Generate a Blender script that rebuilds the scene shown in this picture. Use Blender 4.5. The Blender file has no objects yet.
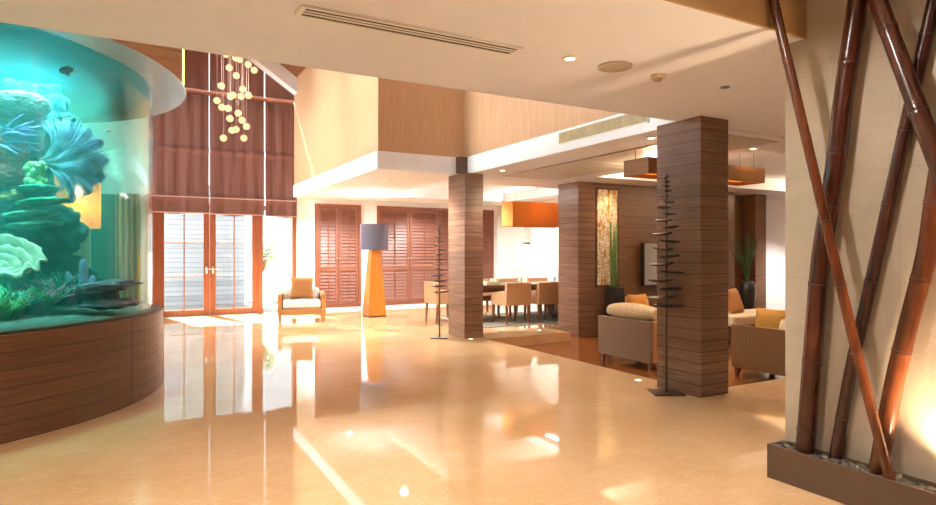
import bpy, bmesh, math, random
from mathutils import Vector, Matrix, noise as mnoise
random.seed(7)
C = bpy.context.scene.collection
sc = bpy.context.scene
PI = math.pi

# ------------------------------------------------------------------ mesh builder
class MB:
    def __init__(s): s.bm = bmesh.new()
    def box(s, x0, x1, y0, y1, z0, z1):
        v = [s.bm.verts.new((x, y, z)) for z in (z0, z1) for y in (y0, y1) for x in (x0, x1)]
        for f in ((0,2,3,1),(4,5,7,6),(0,1,5,4),(2,6,7,3),(0,4,6,2),(1,3,7,5)):
            s.bm.faces.new([v[i] for i in f])
        return s
    def frustum(s, c0, sx0, sy0, c1, sx1, sy1):
        v = []
        for c, sx, sy in ((c0, sx0, sy0), (c1, sx1, sy1)):
            for dy in (-1, 1):
                for dx in (-1, 1):
                    v.append(s.bm.verts.new((c[0]+dx*sx/2, c[1]+dy*sy/2, c[2])))
        for f in ((0,2,3,1),(4,5,7,6),(0,1,5,4),(2,6,7,3),(0,4,6,2),(1,3,7,5)):
            s.bm.faces.new([v[i] for i in f])
        return s
    def prism(s, pts, axis, a0, a1):
        def mk(p, a):
            if axis == 'z': return (p[0], p[1], a)
            if axis == 'y': return (p[0], a, p[1])
            return (a, p[0], p[1])
        A = [s.bm.verts.new(mk(p, a0)) for p in pts]; B = [s.bm.verts.new(mk(p, a1)) for p in pts]
        n = len(pts)
        s.bm.faces.new(A[::-1]); s.bm.faces.new(B)
        for i in range(n): s.bm.faces.new((A[i], A[(i+1) % n], B[(i+1) % n], B[i]))
        return s
    def lathe(s, prof, n=32, c=(0,0,0), closed=False):
        rings = []
        for r, z in prof:
            if r < 1e-6: rings.append([s.bm.verts.new((c[0], c[1], c[2]+z))])
            else: rings.append([s.bm.verts.new((c[0]+r*math.cos(2*PI*k/n), c[1]+r*math.sin(2*PI*k/n), c[2]+z)) for k in range(n)])
        pairs = list(zip(rings[:-1], rings[1:]))
        if closed: pairs.append((rings[-1], rings[0]))
        for a, b in pairs:
            for k in range(n):
                q = (k+1) % n
                if len(a) == 1 and len(b) == 1: continue
                if len(a) == 1: s.bm.faces.new((a[0], b[q], b[k]))
                elif len(b) == 1: s.bm.faces.new((a[k], a[q], b[0]))
                else: s.bm.faces.new((a[k], a[q], b[q], b[k]))
        return s
    def tube(s, pts, rad, n=8):
        P = [Vector(p) for p in pts]; m = len(P)
        if not hasattr(rad, '__len__'): rad = [rad]*m
        rings = []; u = None
        for i in range(m):
            t = (P[min(i+1, m-1)]-P[max(i-1, 0)])
            if t.length < 1e-9: t = Vector((0,0,1))
            t.normalize()
            if u is None:
                u = t.orthogonal().normalized()
            else:
                u = (u - t*u.dot(t))
                u = u.normalized() if u.length > 1e-6 else t.orthogonal().normalized()
            w = t.cross(u)
            rings.append([s.bm.verts.new(P[i]+(u*math.cos(2*PI*k/n)+w*math.sin(2*PI*k/n))*max(rad[i], 1e-4)) for k in range(n)])
        for a, b in zip(rings[:-1], rings[1:]):
            for k in range(n): s.bm.faces.new((a[k], a[(k+1) % n], b[(k+1) % n], b[k]))
        s.bm.faces.new(rings[0][::-1]); s.bm.faces.new(rings[-1])
        return s
    def ball(s, c, r, sub=2, amp=0, freq=2, seed=0, rot=None, spike=False):
        if not hasattr(r, '__len__'): r = (r, r, r)
        g = bmesh.ops.create_icosphere(s.bm, subdivisions=sub, radius=1)['verts']
        o = Vector((seed*3.1, seed*1.7, seed*.9)); cv = Vector(c)
        for v in g:
            d = v.co.normalized(); k = 1
            if amp:
                nn = mnoise.noise(d*freq+o)+.5*mnoise.noise(d*freq*2.3+o)+.3*mnoise.noise(d*freq*5.1+o)
                if spike: nn = abs(nn)*2-.4
                k = 1+amp*nn
            p = Vector((d.x*r[0], d.y*r[1], d.z*r[2]))*k
            if rot is not None: p = rot @ p
            v.co = p+cv
        return s
    def pillow(s, w, h, t, n=12, M=None):
        # soft square cushion lying in local XZ, thickness along Y, centred
        grids = []
        for sd in (-1, 1):
            g = []
            for j in range(n+1):
                row = []
                for i in range(n+1):
                    a = 2*i/n-1; b = 2*j/n-1
                    k = max(0, (1-a**4)*(1-b**4))**.55
                    pin = 1-.07*(1-abs(b))*abs(a)**2 if True else 1
                    pin2 = 1-.07*(1-abs(a))*abs(b)**2
                    p = Vector((a*w/2*pin, sd*t/2*k, b*h/2*pin2))
                    if sd == 1 and (i in (0, n) or j in (0, n)): row.append(grids[0][j][i]); continue
                    row.append(s.bm.verts.new(M @ p if M is not None else p))
                g.append(row)
            grids.append(g)
            for j in range(n):
                for i in range(n):
                    q = (g[j][i], g[j][i+1], g[j+1][i+1], g[j+1][i])
                    try: s.bm.faces.new(q if sd == -1 else q[::-1])
                    except ValueError: pass
        return s
    def grid(s, fn, nu, nv):
        V = [[s.bm.verts.new(fn(i/nu, j/nv)) for i in range(nu+1)] for j in range(nv+1)]
        for j in range(nv):
            for i in range(nu): s.bm.faces.new((V[j][i], V[j][i+1], V[j+1][i+1], V[j+1][i]))
        return s
    def xform(s, M):
        bmesh.ops.transform(s.bm, matrix=M, verts=s.bm.verts[:]); return s

def obj(name, mb, mat, parent=None, bevel=0, smooth=False, solid=0, loc=None, rot=None):
    me = bpy.data.meshes.new(name)
    bmesh.ops.recalc_face_normals(mb.bm, faces=mb.bm.faces[:])
    mb.bm.to_mesh(me); mb.bm.free()
    o = bpy.data.objects.new(name, me); C.objects.link(o)
    me.materials.append(mat)
    if smooth:
        for p in me.polygons: p.use_smooth = True
    if solid:
        m = o.modifiers.new('sol', 'SOLIDIFY'); m.thickness = solid; m.offset = 0
    if bevel:
        m = o.modifiers.new('bev', 'BEVEL'); m.width = bevel; m.segments = 2; m.limit_method = 'ANGLE'; m.angle_limit = math.radians(40)
    if parent: o.parent = parent
    if loc: o.location = loc
    if rot: o.rotation_euler = rot
    return o
def tag(o, label, cat, group=None, kind=None):
    o['label'] = label; o['category'] = cat
    if group: o['group'] = group
    if kind: o['kind'] = kind
    return o
def thing(name, label, cat, loc=(0,0,0), rz=0, group=None):
    o = bpy.data.objects.new(name, None); C.objects.link(o); o.location = loc; o.rotation_euler = (0,0,rz)
    o.empty_display_size = .1
    return tag(o, label, cat, group)
def S(name, mb, mat, parent=None, **k):
    o = obj(name, mb, mat, parent, **k)
    if parent is None: o['kind'] = 'structure'
    return o
def dup(root, loc, rz, label=None):
    def cp(o, par):
        c = o.copy(); C.objects.link(c)
        if par: c.parent = par
        for ch in list(o.children): cp(ch, c)
        return c
    r = cp(root, None); r.location = loc; r.rotation_euler = (0,0,rz)
    if label: r['label'] = label
    return r

# ------------------------------------------------------------------ materials
def srgb(h):
    h = h.lstrip('#'); out = []
    for i in (0, 2, 4):
        c = int(h[i:i+2], 16)/255
        out.append(c/12.92 if c <= .04045 else ((c+.055)/1.055)**2.4)
    return (*out, 1)
class NT:
    def __init__(s, name):
        s.m = bpy.data.materials.new(name); s.m.use_nodes = True
        s.t = s.m.node_tree; s.n = s.t.nodes; s.l = s.t.links
        s.b = s.n['Principled BSDF']; s.out = s.n['Material Output']
    def new(s, typ, **k):
        q = s.n.new(typ)
        for a, v in k.items(): setattr(q, a, v)
        return q
    def link(s, a, b): s.l.new(a, b)
    def math(s, op, a, b=None, c=None):
        q = s.new('ShaderNodeMath', operation=op)
        for i, v in enumerate((a, b, c)):
            if v is None: continue
            if hasattr(v, 'is_output'): s.link(v, q.inputs[i])
            else: q.inputs[i].default_value = v
        return q.outputs[0]
    def coord(s, kind='Object'): return s.new('ShaderNodeTexCoord').outputs[kind]
    def mapping(s, vec, scale=(1,1,1), rot=(0,0,0)):
        q = s.new('ShaderNodeMapping'); q.inputs['Scale'].default_value = scale; q.inputs['Rotation'].default_value = rot
        s.link(vec, q.inputs['Vector']); return q.outputs[0]
    def noise(s, vec, scale=5, detail=4, rough=.55):
        q = s.new('ShaderNodeTexNoise'); q.inputs['Scale'].default_value = scale; q.inputs['Detail'].default_value = detail; q.inputs['Roughness'].default_value = rough
        s.link(vec, q.inputs['Vector']); return q.outputs['Fac']
    def ramp(s, fac, stops):
        q = s.new('ShaderNodeValToRGB'); e = q.color_ramp.elements
        while len(e) < len(stops): e.new(.5)
        for i, (p, c) in enumerate(stops): e[i].position = p; e[i].color = c
        s.link(fac, q.inputs['Fac']); return q.outputs['Color']
    def mix(s, fac, a, b, blend='MIX'):
        q = s.new('ShaderNodeMix', data_type='RGBA', blend_type=blend)
        for i, v in ((0, fac), (6, a), (7, b)):
            if hasattr(v, 'is_output'): s.link(v, q.inputs[i])
            else: q.inputs[i].default_value = v
        return q.outputs[2]
    def bump(s, h, strength=.2, dist=.01):
        q = s.new('ShaderNodeBump'); q.inputs['Strength'].default_value = strength; q.inputs['Distance'].default_value = dist
        s.link(h, q.inputs['Height']); s.link(q.outputs[0], s.b.inputs['Normal'])
    def set(s, color=None, rough=None, metal=None, spec=None, **k):
        if color is not None:
            if hasattr(color, 'is_output'): s.link(color, s.b.inputs['Base Color'])
            else: s.b.inputs['Base Color'].default_value = color
        if rough is not None: s.b.inputs['Roughness'].default_value = rough
        if metal is not None: s.b.inputs['Metallic'].default_value = metal
        if spec is not None: s.b.inputs['Specular IOR Level'].default_value = spec
        for a, v in k.items(): s.b.inputs[a.replace('_', ' ')].default_value = v
        return s
def plain(name, hexc, rough=.6, metal=0, spec=.5, var=.06, scale=8, bump=0, bscale=60):
    t = NT(name); col = srgb(hexc)
    f = t.noise(t.coord(), scale, 3)
    d = tuple(max(0, c*(1-var*2)) for c in col[:3])+(1,); l = tuple(min(1, c*(1+var*2)) for c in col[:3])+(1,)
    t.set(t.ramp(f, [(.3, d), (.7, l)]), rough, metal, spec)
    if bump: t.bump(t.noise(t.coord(), bscale, 2), bump, .004)
    return t.m
def wood(name, dark, light, plank=0, groove=.05, rough=.35, grain='h', spec=.5, angle_joints=0, gs=1.0, z0=0, vary=.35):
    t = NT(name); P = t.coord()
    sep = t.new('ShaderNodeSeparateXYZ'); t.link(P, sep.inputs[0])
    sc_ = {'h': (1.2*gs, 1.2*gs, 45*gs), 'v': (40*gs, 40*gs, 1.0*gs)}[grain]
    vec = t.mapping(P, sc_)
    if plank:
        zz = t.math('DIVIDE', t.math('ADD', sep.outputs[2], z0), plank); row = t.math('FLOOR', zz)
        wn = t.new('ShaderNodeTexWhiteNoise', noise_dimensions='1D'); t.link(row, wn.inputs['W'])
        off = t.new('ShaderNodeVectorMath', operation='MULTIPLY_ADD')
        cmb = t.new('ShaderNodeCombineXYZ'); t.link(wn.outputs['Value'], cmb.inputs[0]); t.link(wn.outputs['Value'], cmb.inputs[1])
        t.link(cmb.outputs[0], off.inputs[0]); off.inputs[1].default_value = (7,7,0); t.link(vec, off.inputs[2]); vec = off.outputs[0]
    f = t.noise(vec, 1.6, 5, .6)
    col = t.ramp(f, [(.28, srgb(dark)), (.72, srgb(light))])
    if plank:
        br = t.math('MULTIPLY_ADD', wn.outputs['Value'], vary, 1-vary/2)
        hs = t.new('ShaderNodeHueSaturation'); t.link(col, hs.inputs['Color']); t.link(br, hs.inputs['Value']); col = hs.outputs[0]
        fr = t.math('FRACT', zz)
        g = t.math('LESS_THAN', fr, groove)
        if angle_joints:
            an = t.math('MULTIPLY', t.math('ARCTAN2', sep.outputs[1], sep.outputs[0]), angle_joints/(2*PI))
            g = t.math('MAXIMUM', g, t.math('LESS_THAN', t.math('FRACT', t.math('ADD', an, 20.571)), .006))
        col = t.mix(g, col, tuple(c*.42 for c in srgb(dark)[:3])+(1,))
        t.bump(t.math('SUBTRACT', 1.0, g), .5, .006)
    t.set(col, rough, 0, spec)
    return t.m
def glassy(name, tint, gloss=.08, rough=.02):
    t = NT(name); t.n.remove(t.b)
    tr = t.new('ShaderNodeBsdfTransparent'); tr.inputs[0].default_value = tint
    gl = t.new('ShaderNodeBsdfGlossy'); gl.inputs['Roughness'].default_value = rough
    lw = t.new('ShaderNodeLayerWeight'); lw.inputs['Blend'].default_value = .5
    fr_ = t.math('MULTIPLY_ADD', t.math('POWER', lw.outputs['Facing'], 5.0), .8, gloss*.5)
    mx = t.new('ShaderNodeMixShader'); t.link(fr_, mx.inputs[0]); t.link(tr.outputs[0], mx.inputs[1]); t.link(gl.outputs[0], mx.inputs[2])
    t.link(mx.outputs[0], t.out.inputs['Surface']); return t.m
def emis(name, hexc, strength):
    t = NT(name); t.set((0,0,0,1)); t.b.inputs['Emission Color'].default_value = srgb(hexc); t.b.inputs['Emission Strength'].default_value = strength
    return t.m
def cloth(name, hexc, scale=220, trans=0, rough=.85, var=.12, hex2=None):
    t = NT(name); c = srgb(hexc)
    P = t.coord()
    a = t.noise(t.mapping(P, (1,1,6)), scale/3, 2); b = t.noise(t.mapping(P, (6,6,1)), scale/3, 2)
    f = t.math('MULTIPLY', t.math('ADD', a, b), .5)
    col = t.ramp(f, [(.35, tuple(x*(1-2*var) for x in c[:3])+(1,)), (.65, srgb(hex2) if hex2 else tuple(min(1, x*(1+2*var)) for x in c[:3])+(1,))])
    t.set(col, rough, 0, .25); t.bump(f, .25, .003)
    if trans:
        tl = t.new('ShaderNodeBsdfTranslucent'); t.link(col, tl.inputs[0])
        mx = t.new('ShaderNodeMixShader'); mx.inputs[0].default_value = trans
        t.link(t.b.outputs[0], mx.inputs[1]); t.link(tl.outputs[0], mx.inputs[2]); t.link(mx.outputs[0], t.out.inputs['Surface'])
    return t.m

def marble_floor():
    t = NT('cream_marble'); P = t.coord()
    n1 = t.noise(P, 1.3, 6, .6); n2 = t.noise(t.mapping(P, (1,2.3,1)), 3.5, 5, .65)
    col = t.ramp(n1, [(.3, srgb('#c99d6c')), (.7, srgb('#d5ad80'))])
    v = t.math('ABSOLUTE', t.math('SUBTRACT', n2, .5)); v = t.math('LESS_THAN', v, .008)
    col = t.mix(t.math('MULTIPLY', v, .18), col, srgb('#f4ead6'))
    br = t.new('ShaderNodeTexBrick'); t.link(P, br.inputs['Vector'])
    br.offset = 0; br.squash = 1
    for k, val in (('Scale', 1.0), ('Mortar Size', .003), ('Brick Width', .9), ('Row Height', .9), ('Mortar Smooth', .1)): br.inputs[k].default_value = val
    br.inputs['Color1'].default_value = (1,1,1,1); br.inputs['Color2'].default_value = (.985,.985,.985,1); br.inputs['Mortar'].default_value = (.93,.92,.90,1)
    col = t.mix(1.0, col, br.outputs['Color'], 'MULTIPLY')
    t.set(col, .02, 0, .5, IOR=2.05)
    return t.m
def marble_wall(name, c1, c2, vein, tile=(.62,.9), mortar=.004, rough=.3, vs=1.0, va=.55):
    t = NT(name); P = t.coord()
    n1 = t.noise(P, 1.6, 6, .6); n2 = t.noise(t.mapping(P, (.6,1.0,2.4), (.5,0,0)), 1.6*vs, 7, .6)
    col = t.ramp(n1, [(.3, srgb(c1)), (.7, srgb(c2))])
    v = t.math('ABSOLUTE', t.math('SUBTRACT', n2, .5)); v = t.math('MULTIPLY', t.math('LESS_THAN', v, .006), va)
    col = t.mix(v, col, srgb(vein))
    sep = t.new('ShaderNodeSeparateXYZ'); t.link(P, sep.inputs[0])
    hor = t.math('ADD', sep.outputs[0], sep.outputs[1])
    g = t.math('MAXIMUM', t.math('LESS_THAN', t.math('FRACT', t.math('DIVIDE', hor, tile[0])), mortar/tile[0]),
               t.math('LESS_THAN', t.math('FRACT', t.math('DIVIDE', sep.outputs[2], tile[1])), mortar/tile[1]))
    col = t.mix(t.math('MULTIPLY', g, .3), col, srgb('#77695a'))
    t.set(col, rough, 0, .5); return t.m

M = {}
M['floor'] = marble_floor()
M['paint'] = plain('warm_white_paint', '#e5e4e8', .7, var=.01)
M['white'] = plain('white_paint', '#f0efee', .6, var=.01)
M['trimwhite'] = plain('white_metal', '#e9e4da', .45, var=.01)
M['column'] = wood('walnut_plank_cladding', '#6a4b38', '#906b54', .108, .05, .25, vary=.2)
M['wallwood'] = wood('dark_oak_plank_panel', '#553620', '#7d5737', .21, .02, .4, vary=.15)
M['oak'] = wood('light_oak_veneer', '#b78a62', '#cfa881', 0, rough=.5, grain='v', gs=1.4)
M['basewood'] = wood('aquarium_base_planks', '#53331f', '#774d33', .132, .05, .4, angle_joints=7, vary=.12)
M['redwood'] = wood('red_brown_timber', '#733d26', '#96593a', 0, rough=.35, grain='v')
M['roofwood'] = wood('roof_timber', '#6b4020', '#9a6a3c', .2, .03, .5)
M['lampwood'] = wood('orange_lamp_veneer', '#bd6a18', '#d9852c', 0, rough=.4, grain='v', gs=.7)
M['tablewood'] = wood('dark_table_wood', '#4a2c1b', '#6e472c', 0, rough=.25)
M['legwood'] = wood('chair_leg_wood', '#6d3f22', '#8f5a34', 0, rough=.4, grain='v')
M['boxwood'] = wood('hanging_box_veneer', '#7a4f25', '#9b6a35', 0, rough=.45)
M['armwood'] = wood('golden_arm_wood', '#a86e38', '#c98d52', 0, rough=.4)
M['shutter'] = wood('shutter_timber', '#6e4231', '#8a5845', 0, rough=.45, grain='h', gs=.5)
def parquet():
    t = NT('parquet'); P = t.coord()
    br = t.new('ShaderNodeTexBrick'); t.link(P, br.inputs['Vector'])
    for k, v in (('Scale', 1.0), ('Mortar Size', .002), ('Brick Width', 1.2), ('Row Height', .12)): br.inputs[k].default_value = v
    br.inputs['Color1'].default_value = srgb('#7a4320'); br.inputs['Color2'].default_value = srgb('#95572c'); br.inputs['Mortar'].default_value = srgb('#3b1f10')
    n = t.noise(t.mapping(P, (2,40,2)), 1.5, 4)
    col = t.mix(.35, br.outputs['Color'], t.ramp(n, [(.3, srgb('#6a3817')), (.7, srgb('#a8662f'))]))
    t.set(col, .16, 0, .6); return t.m
M['parquet'] = parquet()
M['bwall'] = marble_wall('beige_marble_wall', '#a89782', '#b9a993', '#cdbfaa', (.9,.62), vs=.5, va=.13)
M['dwall'] = marble_wall('white_marble_wall', '#efe6d8', '#f6efe4', '#dccfba', (1.1,.7), va=.3)
M['glass'] = glassy('clear_glass', (.97,.985,.98,1))
M['tankglass'] = glassy('tank_glass', (.90,.985,.96,1), gloss=.015, rough=.05)
M['black'] = plain('matte_black', '#1b1816', .6)
M['slot'] = plain('dark_slot', '#332b24', .7)
M['bronze'] = plain('dark_bronze', '#5a442f', .4, .5, var=.15)
M['steel'] = plain('brushed_steel', '#c9c5bd', .3, .9)
M['planter'] = plain('brown_planter_paint', '#5b4431', .45, var=.05)
M['blind'] = cloth('plum_blind_cloth', '#7c5950', 160, .25, var=.05)
M['tape'] = cloth('pale_blind_tape', '#c9a99b', 160, .2)
M['grayshade'] = cloth('grey_lampshade_cloth', '#6d6a78', 200, .15)
M['cream'] = cloth('cream_upholstery', '#dcc6a2', 160)
M['rollcream'] = cloth('oatmeal_roll_cloth', '#c4a47c', 90, var=.2)
M['white_cush'] = cloth('white_upholstery', '#ece2d4', 160)
M['tan'] = cloth('tan_leather', '#b68a62', 90, var=.05)
M['brownpil'] = cloth('caramel_cushion', '#a9713f', 160, var=.1)
M['orangepil'] = cloth('orange_cushion', '#c98a45', 120, var=.12)
M['mustard'] = cloth('mustard_cushion', '#b9843a', 120, var=.15)
M['woven'] = cloth('woven_rattan', '#7a5640', 120, var=.22, hex2='#a48064')
M['rug'] = cloth('grey_rug', '#8d8678', 60, var=.15)
M['louvre'] = None
def louvre():
    t = NT('grey_linear_ceiling'); sep = t.new('ShaderNodeSeparateXYZ'); t.link(t.coord(), sep.inputs[0])
    f = t.math('FRACT', t.math('DIVIDE', sep.outputs[0], .045)); g = t.math('LESS_THAN', f, .28)
    col = t.mix(g, srgb('#cfc8bc'), srgb('#968e82')); t.set(col, .5, .1); t.bump(t.math('SUBTRACT', 1., g), .6, .01); return t.m
M['louvre'] = louvre()
def mosaic():
    t = NT('gold_mosaic'); P = t.coord()
    v = t.new('ShaderNodeTexVoronoi'); v.inputs['Scale'].default_value = 42; t.link(P, v.inputs['Vector'])
    n = t.noise(t.mapping(P, (3,1,.9)), 3.0, 4, .7)
    base = t.ramp(n, [(.34, srgb('#a8742e')), (.44, srgb('#dcab5c')), (.52, srgb('#f6ead0')), (.66, srgb('#f2d9a4'))])
    wn = t.new('ShaderNodeSeparateXYZ'); t.link(v.outputs['Color'], wn.inputs[0])
    br = t.math('MULTIPLY_ADD', wn.outputs[0], .6, .6)
    hs = t.new('ShaderNodeHueSaturation'); t.link(base, hs.inputs['Color']); t.link(br, hs.inputs['Value'])
    g = t.math('GREATER_THAN', v.outputs['Distance'], .72)
    t.set(t.mix(g, hs.outputs[0], srgb('#8d6c3e')), .25, .3); return t.m
M['mosaic'] = mosaic()
def bamboo(name, a, b, c):
    t = NT(name); n = t.noise(t.mapping(t.coord(), (6,6,1.2)), 2.2, 5, .6)
    t.set(t.ramp(n, [(.3, srgb(a)), (.55, srgb(b)), (.75, srgb(c))]), .22, 0, .6); return t.m
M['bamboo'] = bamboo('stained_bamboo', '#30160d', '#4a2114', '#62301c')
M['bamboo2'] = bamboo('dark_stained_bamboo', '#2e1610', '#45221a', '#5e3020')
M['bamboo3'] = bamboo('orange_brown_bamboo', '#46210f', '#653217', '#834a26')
M['node'] = plain('bamboo_node_ring', '#3b1c12', .5)
M['pebble'] = plain('river_pebble', '#6d6455', .5, var=.25, scale=5)
M['leaf'] = plain('green_leaf', '#5c7a3a', .5, var=.2)
M['leafd'] = plain('dark_green_leaf', '#41572c', .45, var=.25)
M['dryflower'] = plain('dried_flower', '#cdb893', .8, var=.15)
M['potblack'] = plain('black_glazed_pot', '#25211f', .3)
M['screen'] = plain('grey_screen', '#8d8884', .5, var=.02)
M['orangebox'] = cloth('orange_pendant_cloth', '#dd9345', 180, .3)
M['yellowbox'] = cloth('deep_orange_pendant_cloth', '#ff7a14', 180, .45)
M['curtain'] = cloth('amber_curtain_cloth', '#d59a34', 120, .3)
M['siding'] = wood('pale_grey_siding', '#5d646a', '#6f767b', .125, .10, .6)
M['paving'] = plain('outdoor_paving', '#5f5c56', .8, var=.05)
M['glow'] = emis('warm_lamp_glow', '#ffd9a0', 9)
M['glowsoft'] = emis('warm_strip_glow', '#ffc266', 4)
M['globe'] = emis('frosted_globe_glow', '#ffc08a', .8)
M['candle'] = plain('ivory_candle', '#efe3c4', .5)
M['sand'] = plain('grey_sand', '#5d6f6a', .9, var=.15, scale=20)
M['ring'] = plain('pale_blue_canopy_paint', '#a9bccc', .22, var=.01)

# ------------------------------------------------------------------ ROOM
ZC = 2.72; ZS = 2.70
m = MB()
m.box(-8, 5.05, -5, 14.6, -.3, 0); m.box(5.05, 6.75, 8.5, 14.6, -.3, 0); m.box(6.75, 14.6, 9.25, 14.6, -.3, 0); m.box(5.05, 14.6, -5, 4.25, -.3, 0)
S('floor', m, M['floor'])
S('floor_lounge', MB().box(5.05, 14.6, 4.25, 9.25, -.4, -.16), M['parquet'])
m = MB().box(4.80, 5.20, 4.06, 4.62, -.3, 0)
S('trim_6', m, M['floor'])
def cells(mb, xs, ys, skip, z0, z1):
    for i in range(len(xs)-1):
        for j in range(len(ys)-1):
            if (i, j) not in skip: mb.box(xs[i], xs[i+1], ys[j], ys[j+1], z0, z1)
    return mb
S('ceiling', MB().box(-8, 14.6, 2.3, 4.36, ZC, 3.0), M['paint'])
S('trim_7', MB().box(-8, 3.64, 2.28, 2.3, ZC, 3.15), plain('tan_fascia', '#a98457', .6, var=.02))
S('ceiling_recess', MB().box(-8, 14.6, -5, 2.3, 3.15, 3.3), M['paint'])
m = MB()   # lounge soffit with a tray hole
cells(m, [4.87, 7.0, 12.6, 14.6], [4.36, 5.0, 8.1, 9.25], {(1, 1)}, ZS, 2.97); m.box(7.0, 12.6, 5.0, 8.1, 2.95, 3.0)
S('ceiling_lounge', m, M['paint'])
m = MB()   # dining soffit with a tray hole
cells(m, [4.87, 5.0, 8.4, 14.6], [9.25, 10.0, 13.2, 14.6], {(1, 1)}, ZS, 2.97); m.box(3.35, 4.87, 8.95, 14.6, ZS, 2.97); m.box(5.0, 8.4, 10.0, 13.2, 2.92, 3.0)
S('ceiling_dining', m, M['white'])
# atrium upper walls (oak veneer above, white band below)
S('wall_atrium_right', MB().box(3.35, 3.5, 8.95, 14.6, 2.97, 6.6), M['oak'])
S('wall_atrium_return', MB().box(3.5, 4.87, 8.95, 9.1, 2.97, 6.6), M['oak'])
S('wall_atrium_side', MB().box(4.87, 5.02, 4.36, 9.1, 2.97, 6.6), M['oak'])
S('wall_atrium_front', MB().box(-8, 5.02, 4.2, 4.355, 3.0, 6.9), M['paint'])
S('trim_1', MB().box(3.33, 3.352, 8.93, 14.6, ZS-.005, 2.975), M['white'])
S('trim_2', MB().box(3.352, 4.87, 8.93, 8.952, ZS-.005, 2.975), M['white'])
S('trim_3', MB().box(4.85, 4.872, 4.362, 8.93, ZS-.005, 2.975), M['white'])
S('trim_4', MB().box(4.70, 4.85, 8.80, 8.93, ZS, 2.97), M['tablewood'])
# back wall
m = MB()
m.box(-8, .33, 14.6, 14.9, 0, 7.2); m.box(3.43, 3.86, 14.6, 14.9, 0, 6.6); m.box(3.86, 5.02, 14.6, 14.9, 2.58, 3.0); m.box(3.86, 5.02, 14.6, 14.9, -.1, .05)
m.box(5.02, 5.43, 14.6, 14.9, 0, 3.0); m.box(5.43, 8.88, 14.6, 14.9, 2.58, 3.0); m.box(5.43, 8.88, 14.6, 14.9, -.1, .05); m.box(8.88, 14.6, 14.6, 14.9, 0, 3.0); m.box(3.86, 5.02, 14.8, 14.9, .05, 2.58); m.box(5.43, 8.88, 14.8, 14.9, .05, 2.58)
S('wall_back', m, M['white'])
S('baseboard_back', MB().box(3.45, 8.98, 14.56, 14.6, 0, .055), M['white'])
S('wall_dining_right', MB().box(9.0, 9.2, 9.25, 14.6, 0, 2.72), M['dwall'])
# roof
def roofz(x): return 6.75-abs(x-1.4)*.67
m = MB()
for x0, x1 in ((1.4, 3.5), (-8, 1.4)):
    m.prism([(x0, roofz(x0) if x0 > -3 else 5.0), (x1, roofz(x1)), (x1, roofz(x1)+.15), (x0, (roofz(x0) if x0 > -3 else 5.0)+.15)] if x0 > 0 else
            [(-1.2, roofz(-1.2)), (1.4, roofz(1.4)), (1.4, roofz(1.4)+.15), (-1.2, roofz(-1.2)+.15)], 'y', 4.2, 14.9)
m.box(3.4, 5.1, 4.2, 14.9, 6.6, 6.75); m.box(-8, -1.2, 4.2, 14.9, 5.0, 5.15)
S('ceiling_atrium', m, M['roofwood'])
m = MB(); m.prism([(1.4, roofz(1.4)-.02), (3.42, roofz(3.42)-.02), (3.42, roofz(3.42)-.36), (1.4, roofz(1.4)-.36)], 'y', 14.2, 14.5)
m.prism([(1.4, roofz(1.4)-.02), (1.4, roofz(1.4)-.36), (-1.1, roofz(-1.1)-.36), (-1.1, roofz(-1.1)-.02)], 'y', 14.2, 14.5)
S('trim_5', m, M['paint'])
# timber soffit panel behind the aquarium canopy, warm strip on its edge
S('wall_canopy_panel', MB().box(-6, .8, 12.0, 12.25, 4.35, 6.3), M['roofwood'])
tag(obj('light_strip', MB().box(.8, .83, 12.02, 12.2, 4.4, 5.3), M['glowsoft']), 'warm vertical light strip on the timber panel edge beside the plum blinds', 'light strip')
# left, rear and right shells
m = MB(); m.box(-8.2, -8, -5, 14.9, 0, 3.15); m.box(-8.2, -8, -5, 8.2, 3.15, 5.2); m.box(-8.2, -8, 14.0, 14.9, 3.15, 5.2)
S('wall_left', m, M['paint'])
m = MB(); m.box(-8, 14.6, -5.2, -5, 0, 3.2)
S('wall_front', m, M['paint'])
m = MB(); m.box(3.64, 3.94, -4, 2.42, 0, 3.15)
S('wall_bamboo', m, M['bwall'])
m = MB()
m.box(7.55, 11.47, 8.8, 9.2, -.16, ZS); m.box(11.47, 12.17, 9.15, 9.25, -.16, ZS); m.box(12.17, 12.54, 8.8, 9.2, -.16, ZS)
S('wall_lounge', m, M['wallwood'])
S('wall_lounge_far', MB().box(12.54, 14.6, 9.25, 9.4, -.16, 2.72), M['white'])
S('wall_right', MB().box(14.6, 14.8, -5, 14.9, -.2, 3.2), M['white'])
# columns
def column(x0, x1, y0, y1, z0, z1, n):
    tag(obj('plank_column', MB().box(x0, x1, y0, y1, z0, z1), M['column'], bevel=.004), n, 'column')
column(4.75, 5.10, 8.72, 9.30, 0, ZS, 'walnut plank-clad square column in the middle, at the dining area corner')
column(4.80, 5.20, 4.06, 4.62, 0, ZS+.02, 'nearest walnut plank-clad square column, with the taller leaf sculpture before it')
column(7.15, 7.55, 8.78, 9.38, -.16, ZS, 'walnut plank-clad square column joined to the timber wall left of the mosaic')

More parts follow.
